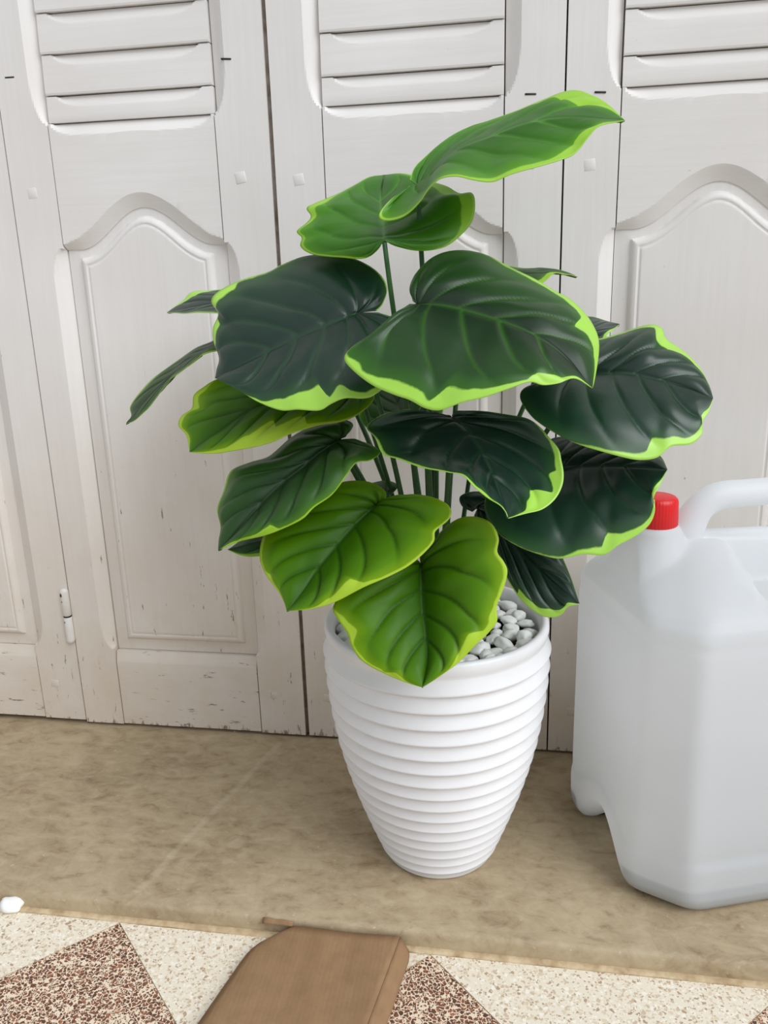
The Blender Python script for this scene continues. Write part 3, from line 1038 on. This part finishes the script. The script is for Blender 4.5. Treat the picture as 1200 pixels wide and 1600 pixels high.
VERBOSE = False
LEAVES = [
    # 1 top right, reaching up over the doors
    dict(mat='leaf_top', mid=[(652, 292), (705, 240), (763, 214), (831, 190), (903, 184), (976, 190)],
         A=[(640, 282), (648, 262), (668, 243), (702, 215), (735, 199), (762, 190), (800, 176), (845, 158), (893, 142), (925, 150), (950, 164)],
         B=[(640, 292), (610, 312), (592, 336), (604, 345), (630, 340), (655, 318), (672, 294), (690, 280), (715, 277), (742, 282), (770, 284), (800, 272), (850, 258), (890, 246), (905, 233), (920, 214), (940, 196)],
         yb=-0.23, yt=-0.24, ya=-0.15, yB=-0.305, wa=[0.05, 0.0, 0.0, 0.04, 0.22, 0.5, 0.15], wb=[0.1, 0.06, 0.05, 0.05, 0.08, 0.09, 0.26, 0.1], bow=0.008, label='topmost leaf, fresh green, reaching up to the right', soff=(0.004, 0.004), seed=1),
    # 2 upper left, pointing away
    dict(mat='leaf_top', mid=[(600, 376), (598, 345), (594, 310), (600, 274)],
         A=[(598, 380), (572, 403), (530, 402), (490, 398), (470, 386), (472, 372), (464, 362), (480, 348), (486, 338), (479, 326), (490, 319), (525, 305), (555, 290), (578, 277)],
         B=[(604, 378), (630, 387), (660, 392), (695, 386), (722, 366), (738, 345), (742, 318), (737, 302), (718, 303), (700, 293), (680, 286), (655, 276), (625, 272)],
         yb=-0.27, yt=-0.12, ya=-0.20, yB=-0.20, wa=[0.06, 0.1, 0.06, 0.05, 0.16, 0.05, 0.05], wb=[0.02, 0.02, 0.06, 0.16, 0.20, 0.10, 0.05], bow=-0.006, label='upper fresh green leaf pointing back towards the doors', soff=(-0.008, -0.002), seed=2),
    # 3 big dark, left
    dict(mat='leaf_dark', mid=[(556, 488), (520, 502), (470, 522), (420, 547), (375, 570), (336, 590)],
         A=[(589, 485), (599, 473), (605, 450), (592, 427), (560, 406), (517, 397), (472, 402), (439, 414), (420, 425), (379, 436), (345, 453), (330, 470), (341, 490), (333, 512), (334, 535), (342, 560), (338, 578)],
         B=[(592, 488), (620, 500), (632, 535), (620, 585), (589, 614), (570, 622), (540, 622), (517, 631), (499, 641), (465, 640), (439, 641), (405, 629), (375, 611), (350, 598)],
         yb=-0.255, yt=-0.29, ya=-0.20, yB=-0.33, wa=[(0, 0.05), (0.15, 0.03), (0.3, 0.0), (0.5, 0.02), (0.63, 0.03), (0.655, 0.10), (0.74, 0.10), (0.775, 0.04), (0.80, 0.02), (0.81, 0.12), (0.87, 0.11), (0.9, 0.02), (1, 0.0)], wb=[(0, 0.05), (0.3, 0.05), (0.40, 0.08), (0.455, 0.10), (0.485, 0.19), (0.545, 0.10), (0.56, 0.30), (0.63, 0.27), (0.72, 0.20), (0.82, 0.07), (0.9, 0.0), (1, 0.0)], bow=-0.008, label='large dark green leaf on the upper left with a pale lower rim', soff=(-0.012, -0.006), seed=3),
    # 4 big dark, centre
    dict(mat='leaf_deep', mid=[(652, 475), (690, 476), (732, 485), (782, 500), (832, 521), (880, 555), (925, 607)],
         A=[(645, 470), (641, 450), (652, 425), (677, 402), (711, 392), (752, 397), (786, 412), (815, 427), (840, 440), (869, 456), (888, 466), (906, 482), (925, 506), (935, 533), (932, 570)],
         B=[(640, 475), (615, 492), (582, 521), (552, 542), (538, 560), (552, 579), (582, 602), (615, 617), (640, 625), (665, 638), (690, 641), (723, 629), (757, 621), (794, 608), (827, 597), (848, 602), (873, 599), (898, 591)],
         yb=-0.285, yt=-0.345, ya=-0.235, yB=-0.375, wa=[(0, 0), (0.3, 0.01), (0.45, 0.04), (0.6, 0.06), (0.70, 0.10), (0.745, 0.13), (0.765, 0.36), (0.82, 0.27), (0.9, 0.2), (1, 0.2)], wb=[(0, 0.0), (0.22, 0.02), (0.27, 0.10), (0.30, 0.07), (0.40, 0.14), (0.47, 0.13), (0.505, 0.09), (0.54, 0.26), (0.62, 0.16), (0.72, 0.13), (0.80, 0.10), (0.815, 0.26), (0.87, 0.32), (0.93, 0.3), (1, 0.25)], bow=-0.010, label='large dark green leaf at the centre with a wavy lime rim', soff=(0.002, -0.014), seed=4),
    # 5 right dark
    dict(mat='leaf_dark', mid=[(908, 585), (945, 582), (983, 582), (1030, 592), (1075, 606), (1113, 623)],
         A=[(893, 575), (888, 550), (905, 528), (935, 530), (966, 522), (992, 513), (1018, 508), (1034, 514), (1040, 528), (1058, 542), (1075, 556), (1094, 577), (1107, 602)],
         B=[(880, 592), (845, 600), (818, 608), (813, 624), (829, 649), (853, 668), (888, 688), (931, 703), (975, 715), (1001, 719), (1027, 715), (1048, 698), (1079, 694), (1096, 679), (1097, 660), (1108, 642)],
         yb=-0.245, yt=-0.28, ya=-0.20, yB=-0.33, wa=[(0, 0.0), (0.3, 0.05), (0.45, 0.06), (0.54, 0.08), (0.58, 0.30), (0.66, 0.22), (0.8, 0.10), (0.95, 0.02), (1, 0)], wb=[(0, 0), (0.35, 0.0), (0.5, 0.04), (0.62, 0.08), (0.655, 0.10), (0.675, 0.27), (0.75, 0.16), (0.80, 0.12), (0.88, 0.16), (0.905, 0.08), (0.92, 0.24), (1, 0.15)], bow=-0.010, label='large dark green leaf on the right above the red cap', soff=(0.014, -0.004), seed=5),
    # 6 middle, drooping to lower right
    dict(mat='leaf_dark', mid=[(706, 651), (724, 664), (745, 690), (765, 728), (780, 768), (794, 809)],
         A=[(690, 648), (648, 640), (607, 645), (583, 657), (573, 669), (586, 683), (598, 709), (623, 717), (661, 731), (698, 737), (723, 742), (740, 760), (761, 777), (780, 788), (790, 798)],
         B=[(711, 642), (748, 643), (786, 648), (823, 655), (844, 668), (857, 683), (872, 702), (876, 718), (880, 738), (878, 758), (867, 779), (848, 794), (823, 801)],
         yb=-0.27, yt=-0.375, ya=-0.325, yB=-0.315, wa=[(0, 0), (0.3, 0.01), (0.42, 0.04), (0.6, 0.04), (0.75, 0.05), (0.85, 0.12), (1, 0.1)], wb=[(0, 0), (0.3, 0.0), (0.45, 0.03), (0.55, 0.08), (0.63, 0.10), (0.66, 0.20), (0.74, 0.10), (0.765, 0.42), (0.84, 0.36), (0.92, 0.12), (1, 0.02)], bow=0.010, label='dark green leaf at mid height drooping to the lower right', soff=(0.006, -0.010), seed=6),
    # 7 lower right dark
    dict(mat='leaf_dark', mid=[(868, 736), (905, 729), (955, 727), (1000, 730), (1042, 735)],
         A=[(858, 725), (850, 705), (862, 686), (900, 682), (940, 684), (985, 695), (1018, 705), (1034, 716)],
         B=[(845, 745), (800, 755), (765, 770), (757, 788), (762, 813), (780, 835), (810, 854), (845, 867), (875, 873), (910, 866), (944, 867), (966, 852), (996, 836), (1016, 818), (1024, 796), (1022, 776), (1033, 755)],
         yb=-0.25, yt=-0.30, ya=-0.215, yB=-0.335, wa=[0.0, 0.0, 0.0, 0.02, 0.04], wb=[(0, 0), (0.3, 0.01), (0.5, 0.02), (0.58, 0.06), (0.64, 0.10), (0.655, 0.24), (0.72, 0.14), (0.80, 0.10), (0.88, 0.12), (0.92, 0.26), (1, 0.2)], bow=-0.006, label='dark green leaf in front of the red cap', soff=(0.016, -0.008), seed=7),
    # 8 small dark lower right
    dict(mat='leaf_dark', mid=[(748, 792), (785, 830), (825, 872), (865, 910), (905, 944)],
         A=[(738, 800), (722, 790), (720, 775), (745, 768), (775, 778), (810, 800), (845, 830), (870, 855), (882, 880), (890, 900), (897, 922)],
         B=[(742, 806), (752, 830), (772, 858), (786, 885), (795, 909), (812, 934), (832, 953), (853, 964), (875, 962), (888, 948)],
         yb=-0.235, yt=-0.30, ya=-0.235, yB=-0.285, wa=[0.0, 0.0, 0.0, 0.02, 0.02, 0.02], wb=[(0, 0), (0.3, 0.05), (0.5, 0.06), (0.55, 0.05), (0.57, 0.20), (0.72, 0.16), (0.8, 0.22), (0.9, 0.2), (0.93, 0.34), (1, 0.3)], bow=-0.004, label='small dark leaf drooping over the right rim of the pot', soff=(0.012, -0.002), seed=8),
    # 9 bottom bright, hanging over the pot front
    dict(mat='leaf_bright', mid=[(657, 880), (659, 915), (661, 950), (666, 992), (668, 1035), (660, 1074)],
         A=[(645, 868), (620, 858), (590, 865), (560, 890), (535, 925), (520, 949), (527, 967), (542, 989), (549, 1010), (566, 1033), (601, 1053), (632, 1066)],
         B=[(664, 868), (684, 836), (712, 812), (741, 807), (767, 817), (779, 840), (777, 862), (787, 877), (793, 893), (787, 919), (776, 948), (777, 970), (763, 989), (745, 1006), (715, 1037), (685, 1058)],
         yb=-0.30, yt=-0.385, ya=-0.355, yB=-0.350, wa=[(0, 0), (0.45, 0.02), (0.52, 0.10), (0.58, 0.14), (0.64, 0.05), (0.72, 0.06), (0.80, 0.08), (0.82, 0.05), (0.85, 0.20), (0.95, 0.08), (1, 0)], wb=[(0, 0), (0.25, 0.02), (0.4, 0.05), (0.5, 0.06), (0.6, 0.06), (0.64, 0.13), (0.69, 0.12), (0.705, 0.30), (0.80, 0.24), (0.92, 0.05), (1, 0)], bow=-0.008, quilt=0.003, label='bright green leaf hanging over the front of the pot', soff=(-0.002, -0.016), seed=9),
    # 10 lower left bright
    dict(mat='leaf_bright', mid=[(588, 788), (566, 808), (544, 831), (520, 860), (496, 890), (474, 922), (448, 955)],
         A=[(603, 783), (601, 766), (575, 752), (540, 752), (505, 765), (465, 790), (430, 815), (411, 838), (406, 872), (417, 901), (433, 922), (443, 940)],
         B=[(608, 780), (645, 772), (680, 778), (702, 791), (703, 809), (680, 829), (676, 848), (645, 879), (614, 897), (566, 919), (522, 941), (487, 951)],
         yb=-0.285, yt=-0.365, ya=-0.290, yB=-0.362, wa=[(0, 0), (0.3, 0.02), (0.7, 0.05), (0.8, 0.05), (0.82, 0.14), (0.92, 0.1), (1, 0)], wb=[(0, 0), (0.3, 0.03), (0.5, 0.05), (0.62, 0.06), (0.68, 0.09), (0.70, 0.30), (0.82, 0.20), (0.92, 0.05), (1, 0)], bow=-0.006, quilt=0.003, label='bright green leaf at the lower left above the pot rim', soff=(-0.010, -0.012), seed=10),
    # 11 left mid
    dict(mat='leaf_mid', mid=[(528, 688), (500, 706), (473, 729), (440, 755), (405, 790), (372, 828), (341, 860)],
         A=[(540, 682), (552, 664), (535, 655), (505, 660), (475, 671), (450, 686), (420, 713), (390, 723), (361, 736), (349, 766), (339, 795), (345, 823), (342, 845)],
         B=[(542, 686), (570, 691), (594, 705), (580, 718), (557, 723), (540, 746), (518, 774), (491, 793), (473, 811), (443, 826), (413, 837), (375, 846)],
         yb=-0.265, yt=-0.33, ya=-0.245, yB=-0.335, wa=[(0, 0), (0.55, 0.02), (0.7, 0.05), (0.85, 0.04), (1, 0.0)], wb=[(0, 0), (0.3, 0.03), (0.6, 0.06), (0.72, 0.06), (0.74, 0.24), (0.85, 0.16), (0.97, 0.3), (1, 0.0)], bow=-0.012, quilt=0.0034, label='mid green leaf on the left with deep veins and pointed tip', soff=(-0.014, -0.006), seed=11),
    # 12 left, under the large dark leaf
    dict(mat='leaf_bright', mid=[(560, 600), (500, 612), (440, 622), (390, 640), (350, 668), (320, 688), (296, 706)],
         A=[(570, 590), (540, 575), (490, 568), (430, 570), (380, 582), (340, 592), (318, 605), (303, 618), (300, 638), (284, 650), (279, 665), (291, 680)],
         B=[(578, 608), (585, 622), (570, 640), (540, 657), (499, 664), (458, 676), (420, 692), (375, 702), (330, 709)],
         yb=-0.225, yt=-0.27, ya=-0.185, yB=-0.295, wa=[(0, 0), (0.6, 0.02), (0.72, 0.10), (0.78, 0.16), (0.8, 0.06), (0.88, 0.10), (0.95, 0.2), (1, 0.1)], wb=[(0, 0.04), (0.3, 0.06), (0.42, 0.12), (0.44, 0.38), (0.58, 0.30), (0.60, 0.5), (0.72, 0.3), (0.85, 0.15), (1, 0.1)], bow=-0.006, label='vivid green leaf half hidden under the large left leaf', soff=(-0.016, 0.0), seed=12),
    # 13 far left, seen on edge
    dict(mat='leaf_mid', mid=[(425, 525), (380, 530), (330, 541), (285, 572), (240, 612), (197, 663)],
         A=[(428, 515), (400, 512), (360, 520), (330, 533), (304, 544), (270, 568), (240, 590), (214, 618), (203, 636), (205, 650)],
         B=[(428, 540), (400, 548), (365, 548), (338, 548), (311, 557), (289, 576), (263, 596), (236, 632), (212, 655)],
         yb=-0.175, yt=-0.15, ya=-0.10, yB=-0.20, wa=[0.0, 0.0, 0.04, 0.03, 0.12, 0.05], wb=[0.0, 0.0, 0.12, 0.02, 0.02, 0.02], bow=0.0, label='narrow looking leaf seen on edge at the far left', soff=(-0.012, 0.012), seed=13, quilt=0.001),
    # 14 left tip
    dict(mat='leaf_dark', mid=[(470, 462), (420, 464), (370, 466), (320, 476), (261, 488)],
         A=[(470, 452), (430, 446), (380, 448), (330, 453), (300, 456), (285, 470)],
         B=[(470, 474), (430, 484), (380, 488), (330, 488), (295, 489)],
         yb=-0.17, yt=-0.13, ya=-0.09, yB=-0.20, wa=[0.0, 0.0, 0.05, 0.1, 0.25, 0.1], wb=[0.0, 0.02, 0.04, 0.05, 0.03], label='pointed dark leaf tip showing behind the large left leaf', soff=(-0.010, 0.014), seed=14, quilt=0.001),
    # 15 tip behind the centre leaf
    dict(mat='leaf_mid', mid=[(730, 436), (775, 430), (820, 425), (862, 424), (902, 433)],
         A=[(730, 424), (760, 415), (790, 416), (823, 420), (862, 420), (884, 425)],
         B=[(735, 448), (770, 455), (810, 452), (840, 446), (853, 438), (866, 427), (885, 429)],
         yb=-0.165, yt=-0.09, ya=-0.08, yB=-0.17, wa=[0.0, 0.03, 0.06, 0.05, 0.02], wb=[0.0, 0.05, 0.1, 0.25, 0.1], label='curled leaf tip showing behind the top of the centre leaf', soff=(0.006, 0.014), seed=15, quilt=0.001),
    # 16 tip between centre and right leaves
    dict(mat='leaf_dark', mid=[(850, 560), (880, 545), (910, 525), (940, 512), (968, 508)],
         A=[(850, 545), (870, 515), (900, 497), (925, 496), (948, 502)],
         B=[(860, 575), (890, 575), (925, 552), (945, 535), (950, 523)],
         yb=-0.17, yt=-0.12, ya=-0.08, yB=-0.19, wa=[0.0, 0.0, 0.02, 0.02, 0.02], wb=[0.0, 0.05, 0.1, 0.2, 0.15], label='dark leaf tip between the centre and right leaves', soff=(0.014, 0.010), seed=16, quilt=0.001),
    # 17 behind the lower left leaves
    dict(mat='leaf_mid', mid=[(604, 770), (550, 795), (480, 820), (420, 842), (356, 858)],
         A=[(612, 772), (622, 760), (612, 752), (590, 752), (540, 768), (480, 790), (420, 820), (385, 838)],
         B=[(600, 782), (570, 815), (520, 845), (460, 862), (401, 869), (376, 867)],
         yb=-0.235, yt=-0.27, ya=-0.20, yB=-0.28, wa=[0.0, 0.0, 0.02, 0.05], wb=[0.0, 0.05, 0.1, 0.2, 0.1], label='leaf almost hidden behind the two lower left leaves', soff=(-0.014, 0.004), seed=17, quilt=0.001),
    # 18 back leaf whose underside shows between the leaves
    dict(mat='leaf_mid', mid=[(640, 668), (625, 640), (612, 610), (600, 575)],
         A=[(632, 674), (600, 682), (572, 668), (560, 640), (565, 610), (580, 588)],
         B=[(648, 672), (675, 668), (692, 645), (690, 610), (665, 580), (630, 566)],
         yb=-0.15, yt=-0.06, ya=-0.11, yB=-0.11, wa=[0.0, 0.02, 0.05, 0.05], wb=[0.0, 0.02, 0.05, 0.05], label='shaded leaf at the back showing its underside', soff=(-0.004, 0.016), seed=18, quilt=0.001),
]
for d in LEAVES:
    make_leaf(**d)
# bare stems gathered in the middle of the pot
for i, (bx, by, hx_, hy_, hz_) in enumerate([(0.004, 0.006, 0.010, 0.0, 0.20), (-0.004, 0.010, -0.006, 0.01, 0.21), (0.010, 0.002, 0.026, 0.004, 0.19), (0.0, -0.004, 0.004, -0.006, 0.22)]):
    p0 = Vector((AX + bx, AY + by, RIMZ - 0.035))
    p3 = p0 + Vector((hx_, hy_, hz_))
    link('bare_stem', local(tube(bez(p0, p0.lerp(p3, 0.3), p0.lerp(p3, 0.7), p3, 10), [0.0030 - 0.0008 * q / 10 for q in range(11)], 10)), M['stem'], plant)


# ------------------------------------------------------------------ pebbles
def pebble_mesh(seed, sx, sy, sz):
    b = bmesh.new()
    bmesh.ops.create_icosphere(b, subdivisions=3, radius=1)
    for v in b.verts:
        n = v.co.normalized()
        k_ = 1 + 0.30 * noise.noise(n * 1.3 + Vector((seed * 3.1, 0, seed))) + 0.05 * noise.noise(n * 3 + Vector((seed, 5, 1)))
        e = 0.92
        q = Vector([math.copysign(abs(c) ** e, c) for c in n])
        v.co = Vector((q.x * sx, q.y * sy, q.z * sz)) * k_
    me = bpy.data.meshes.new('pebble')
    b.to_mesh(me)
    b.free()
    me.materials.append(M['pebble'])
    for p in me.polygons:
        p.use_smooth = True
    return me


PM = [pebble_mesh(i, 0.0092 * a, 0.0074 * b, 0.0056 * c) for i, (a, b, c) in enumerate([(1, 1, 1), (1.15, 0.95, 0.9), (0.85, 1.0, 1.1), (1.0, 1.15, 0.85), (1.2, 1.0, 1.1)])]
spots = []
for ring, (rr, n) in enumerate([(0.0965, 33), (0.081, 28), (0.0645, 22), (0.048, 16), (0.031, 10)]):
    for i in range(n):
        a = 2 * math.pi * (i + 0.5 * ring) / n + rnd.uniform(-0.06, 0.06)
        spots.append((rr + rnd.uniform(-0.003, 0.003), a))
for i, (rr, a) in enumerate(spots):
    p_ = bpy.data.objects.new('pebble', PM[i % 5])
    COL.objects.link(p_)
    p_.location = (AX + rr * math.cos(a), AY + rr * math.sin(a), RIMZ - 0.0195 + rnd.uniform(0, 0.006) + (0.002 if rr > 0.08 else 0))
    p_.rotation_euler = (rnd.uniform(-0.35, 0.35), rnd.uniform(-0.35, 0.35), rnd.uniform(0, 6.28))
    s_ = rnd.uniform(0.85, 1.1)
    p_.scale = (s_, s_, s_)
    tag(p_, 'smooth white pebble filling the top of the ribbed pot', 'pebble', 'white pebbles in the pot')
q = onz(18, 1416, FZ + 0.005)
p_ = link('pebble', pebble_mesh(21, 0.0125, 0.0085, 0.0075), M['pebble'])
p_.location = (q.x, q.y, FZ + 0.0072)
p_.rotation_euler = (0.0, 0.15, 0.25)
tag(p_, 'single white pebble lying on the tiles by the step', 'pebble')

# ------------------------------------------------------------------ jerrycan
TH = math.radians(19.5)
P0 = Vector((0.4705, -0.2958, 0))
can = tag(empty('jerrycan', P0), 'translucent white plastic jerrycan with red screw cap on the doorstep', 'jerrycan')
can.rotation_euler = (0, 0, TH)
U0, U1, V0, V1 = -0.0465, 0.262, 0.0, 0.246
UC, VC = (U0 + U1) / 2, (V0 + V1) / 2


def ring(u0_, u1_, v0_, v1_, ch, n=160, rad=0.012):
    """rounded octagon sampled by arc length, starting at a fixed angle"""
    c = [(u0_ + ch, v0_), (u1_ - ch, v0_), (u1_, v0_ + ch), (u1_, v1_ - ch), (u1_ - ch, v1_), (u0_ + ch, v1_), (u0_, v1_ - ch), (u0_, v0_ + ch)]
    pts = []
    for i in range(8):
        p, a, b = Vector(c[i]), Vector(c[i - 1]), Vector(c[(i + 1) % 8])
        r1 = min(rad, (a - p).length * 0.45, (b - p).length * 0.45)
        s_, e_ = p + (a - p).normalized() * r1, p + (b - p).normalized() * r1
        for j in range(6):
            t = j / 5
            pts.append(s_ * (1 - t) ** 2 + p * (2 * t * (1 - t)) + e_ * t * t)
    # sides get intermediate points
    out = []
    for i, p in enumerate(pts):
        out.append(p)
        if i % 6 == 5:
            nx_ = pts[(i + 1) % len(pts)]
            for j in range(1, 14):
                out.append(p.lerp(nx_, j / 14))
    return out


def arch_lift(u, v, w):
    """finger recess moulded into the bottom of both short sides"""
    e = min(u - U0, U1 - u)
    g = 1 - smooth01((e - 0.035) / 0.06)
    d = abs(v - VC + 0.005) / 0.062
    c = (0.5 + 0.5 * math.cos(math.pi * min(1, d))) ** 0.7 if d < 1 else 0
    return 0.050 * c * g * (1 - smooth01(w / 0.13))


def can_rings(spec, inset=0.0, lift=True):
    vs_, fs, rings = [], [], []
    for w, iu, iv, ch, rad in spec:
        r_ = ring(U0 + iu + inset, U1 - iu - inset, V0 + iv + inset, V1 - iv - inset, ch, rad=rad)
        idx = []
        for p in r_:
            u, v = p
            z = w + (arch_lift(u, v, w) if lift else 0)
            if w > 0.30:
                # hand hollow under the grip
                hu = smooth01((u - 0.066) / 0.020) * smooth01((0.182 - u) / 0.020)
                z = z - hu * max(0.0, z - 0.314) * 0.93
            idx.append(len(vs_))
            vs_.append(Vector((u, v, z)))
        rings.append(idx)
    n = len(rings[0])
    for a, b in zip(rings, rings[1:]):
        for k_ in range(n):
            fs.append((a[k_], a[(k_ + 1) % n], b[(k_ + 1) % n], b[k_]))
    return vs_, fs, rings


def cap_fill(vs_, fs, idx, flip=False):
    """close a ring with shrinking rings so the recess stays smooth"""
    n = len(idx)
    prev = idx
    for f_ in (0.85, 0.65, 0.4, 0.15):
        cur = []
        for k_ in idx:
            p = vs_[k_]
            u, v = UC + (p.x - UC) * f_, VC + (p.y - VC) * f_
            cur.append(len(vs_))
            base_z = 0.004
            vs_.append(Vector((u, v, base_z + arch_lift(u, v, 0))))
        for k_ in range(n):
            fs.append((prev[k_], prev[(k_ + 1) % n], cur[(k_ + 1) % n], cur[k_]))
        prev = cur
    fs.append(tuple(prev))


SPEC = [(0.000, 0.022, 0.016, 0.046, 0.014), (0.003, 0.012, 0.008, 0.046, 0.014), (0.010, 0.005, 0.003, 0.046, 0.013), (0.020, 0.001, 0.000, 0.046, 0.012), (0.035, 0, 0, 0.0465, 0.011), (0.055, 0, 0, 0.0465, 0.010),
        (0.0595, 0.0010, 0.0010, 0.045, 0.010), (0.063, 0.0026, 0.0026, 0.043, 0.009), (0.068, 0.0028, 0.0026, 0.042, 0.009), (0.075, 0.0026, 0.0022, 0.042, 0.009)]
for i in range(1, 12):
    SPEC.append((0.075 + (0.288 - 0.075) * i / 11, 0.0026 + 0.0012 * i / 11, 0.0022 + 0.0012 * i / 11, 0.042 - 0.003 * i / 11, 0.009))
SPEC += [(0.2915, 0.0046, 0.0044, 0.039, 0.010), (0.2940, 0.0052, 0.0050, 0.039, 0.010), (0.2970, 0.0046, 0.0042, 0.039, 0.010), (0.302, 0.0042, 0.0036, 0.039, 0.011),
         (0.310, 0.0040, 0.0050, 0.040, 0.012), (0.320, 0.0070, 0.0110, 0.042, 0.014), (0.330, 0.0120, 0.0230, 0.043, 0.016), (0.340, 0.0200, 0.0380, 0.042, 0.018),
         (0.350, 0.0300, 0.0540, 0.038, 0.018), (0.358, 0.0420, 0.0700, 0.032, 0.017), (0.365, 0.0560, 0.0840, 0.025, 0.014), (0.369, 0.0680, 0.0940, 0.019, 0.011), (0.371, 0.08, 0.104, 0.013, 0.008)]
vs_, fs, rings = can_rings(SPEC)
cap_fill(vs_, fs, rings[0])
fs.append(tuple(rings[-1]))
NU, NV = 0.004, 0.123
nprof = [(0.0001, 0.29), (0.070, 0.29), (0.064, 0.310), (0.056, 0.328), (0.047, 0.345), (0.038, 0.359), (0.031, 0.369), (0.0275, 0.375), (0.0265, 0.379), (0.0240, 0.3815), (0.0200, 0.3825), (0.0200, 0.392), (0.0001, 0.392)]
n0 = len(vs_)
for r, z in nprof:
    for k_ in range(48):
        a = 2 * math.pi * k_ / 48
        vs_.append(Vector((max(NU + r * math.cos(a), U0 + 0.006 + max(0, z - 0.30) * 0.25), NV + r * math.sin(a), z)))
for j in range(len(nprof) - 1):
    for k_ in range(48):
        fs.append((n0 + j * 48 + k_, n0 + j * 48 + (k_ + 1) % 48, n0 + (j + 1) * 48 + (k_ + 1) % 48, n0 + (j + 1) * 48 + k_))
me = mesh(vs_, fs)
body = link('body', me, M['can'], can)
rm = body.modifiers.new('one_skin', 'REMESH')
rm.mode = 'VOXEL'
rm.voxel_size = 0.0025
rm.use_smooth_shade = True
sm = body.modifiers.new('soft', 'SMOOTH')
sm.factor = 0.5
sm.iterations = 10
me = mesh(*(lambda r: (r[0], r[1] + [tuple(r[2][0]), tuple(r[2][-1])]))(can_rings([(0.004, 0.020, 0.014, 0.046, 0.014), (0.012, 0.006, 0.004, 0.046, 0.013), (0.020, 0.002, 0.001, 0.046, 0.012), (0.0335, 0.001, 0.001, 0.046, 0.012)], 0.0014, False)))
# keep the liquid level flat and out of the finger recess
for v in me.vertices:
    for _ in range(60):
        if arch_lift(v.co.x, v.co.y, 0.0) < 0.002:
            break
        v.co.x += 0.003 if v.co.x < UC else -0.003
link('liquid', me, M['liquid'], can)
# cap
cv, cf = [], []
prof = [(0.0001, 0.4135), (0.0165, 0.4135), (0.0185, 0.4128), (0.0203, 0.4105), (0.0210, 0.4075), (0.0218, 0.3842), (0.0212, 0.3830), (0.0195, 0.3830)]
NC = 120
for j, (r, z) in enumerate(prof):
    for k_ in range(NC):
        a = 2 * math.pi * k_ / NC
        rr = r + (0.0004 if (k_ % 3 == 0 and 3 <= j <= 5) else 0)
        cv.append((NU + rr * math.cos(a), NV + rr * math.sin(a), z))
for j in range(len(prof) - 1):
    for k_ in range(NC):
        cf.append((j * NC + k_, j * NC + (k_ + 1) % NC, (j + 1) * NC + (k_ + 1) % NC, (j + 1) * NC + k_))
o = link('cap', mesh(cv, cf), M['red'], can)
o['label'] = 'red ribbed screw cap'
# grip
pts = bez(Vector((0.034, VC, 0.345)), Vector((0.040, VC, 0.385)), Vector((0.050, VC, 0.409)), Vector((0.085, VC, 0.409)), 14)
pts += [Vector((0.105, VC, 0.409)), Vector((0.125, VC, 0.409)), Vector((0.145, VC, 0.409))]
pts += bez(Vector((0.165, VC, 0.409)), Vector((0.200, VC, 0.409)), Vector((0.210, VC, 0.385)), Vector((0.216, VC, 0.345)), 14)
rad = [0.019 - 0.0045 * smooth01(i / 9) for i in range(15)] + [0.0142] * 3 + [0.0145 + 0.0045 * smooth01((i - 5) / 9) for i in range(15)]
link('handle', tube(pts, rad, 24), M['can'], can)

# ------------------------------------------------------------------ cardboard
CZ = -0.0065
A_, B_, C_, D_ = Vector((0.044, -0.3475, CZ)), Vector((0.184, -0.3475, CZ)), Vector((0.143, -0.640, CZ)), Vector((-0.019, -0.640, CZ))
cb = tag(empty('cardboard', ((A_.x + C_.x) / 2, -0.49, FZ)), 'piece of brown corrugated cardboard lying against the step', 'cardboard')


def sheet(corners_fn, nu, nv, th=0.003):
    vs_, fs = [], []
    for i in range(nu + 1):
        for j in range(nv + 1):
            vs_.append(corners_fn(i / nu, j / nv) - cb.location)
    for i in range(nu):
        for j in range(nv):
            fs.append((i * (nv + 1) + j, (i + 1) * (nv + 1) + j, (i + 1) * (nv + 1) + j + 1, i * (nv + 1) + j + 1))
    me = mesh(vs_, fs)
    return me


def solid(o, th):
    m_ = o.modifiers.new('thickness', 'SOLIDIFY')
    m_.thickness = th
    m_.offset = 0


def top_fn(u, v):
    p = A_.lerp(B_, u).lerp(D_.lerp(C_, u), v)
    p.z += 0.0012 * noise.noise(Vector((p.x * 14, p.y * 9, 2))) - 0.0006 * math.cos(u * 9)
    # rounded left and worn front corner
    if v < 0.12:
        c = (0.12 - v) / 0.12
        p.x += 0.020 * c * c * max(0, 1 - u * 4)
        p.z -= 0.004 * c * max(0, 1 - u * 7)
    e = max(0.0, (0.10 - u) / 0.10)
    p.z -= 0.0035 * e * e
    return p


def right_fn(u, v):
    a = top_fn(1.0, v)
    off = Vector((0.0135, 0.0005, -0.0105))
    if v < 0.06:
        off = off * (0.75 + 0.25 * v / 0.06)
        off.y -= 0.010 * (1 - v / 0.06)
    p = a + off * u
    return p


def left_fn(u, v):
    a = top_fn(0.0, v)
    p = a + Vector((-0.0060, -0.0005, -(a.z - FZ) + 0.0016)) * u
    return p


def tab_fn(u, v):
    a = Vector((0.040, -0.3480, CZ + 0.0005)).lerp(Vector((0.072, -0.3480, CZ + 0.0008)), u)
    return a + Vector((0.002 * math.sin(u * 7), 0.0045 - 0.002 * u, 0.0042 + 0.0005 * math.sin(u * 11))) * v


for nm, fn, nu, nv, mt in (('panel', top_fn, 24, 30, 'card'), ('flap', right_fn, 4, 30, 'card'), ('flap', left_fn, 3, 30, 'card_edge')):
    o = link(nm, sheet(fn, nu, nv), M[mt], cb)
    solid(o, 0.0022)
o = link('torn_tab', sheet(tab_fn, 8, 3), M['card'], cb)
solid(o, 0.0015)
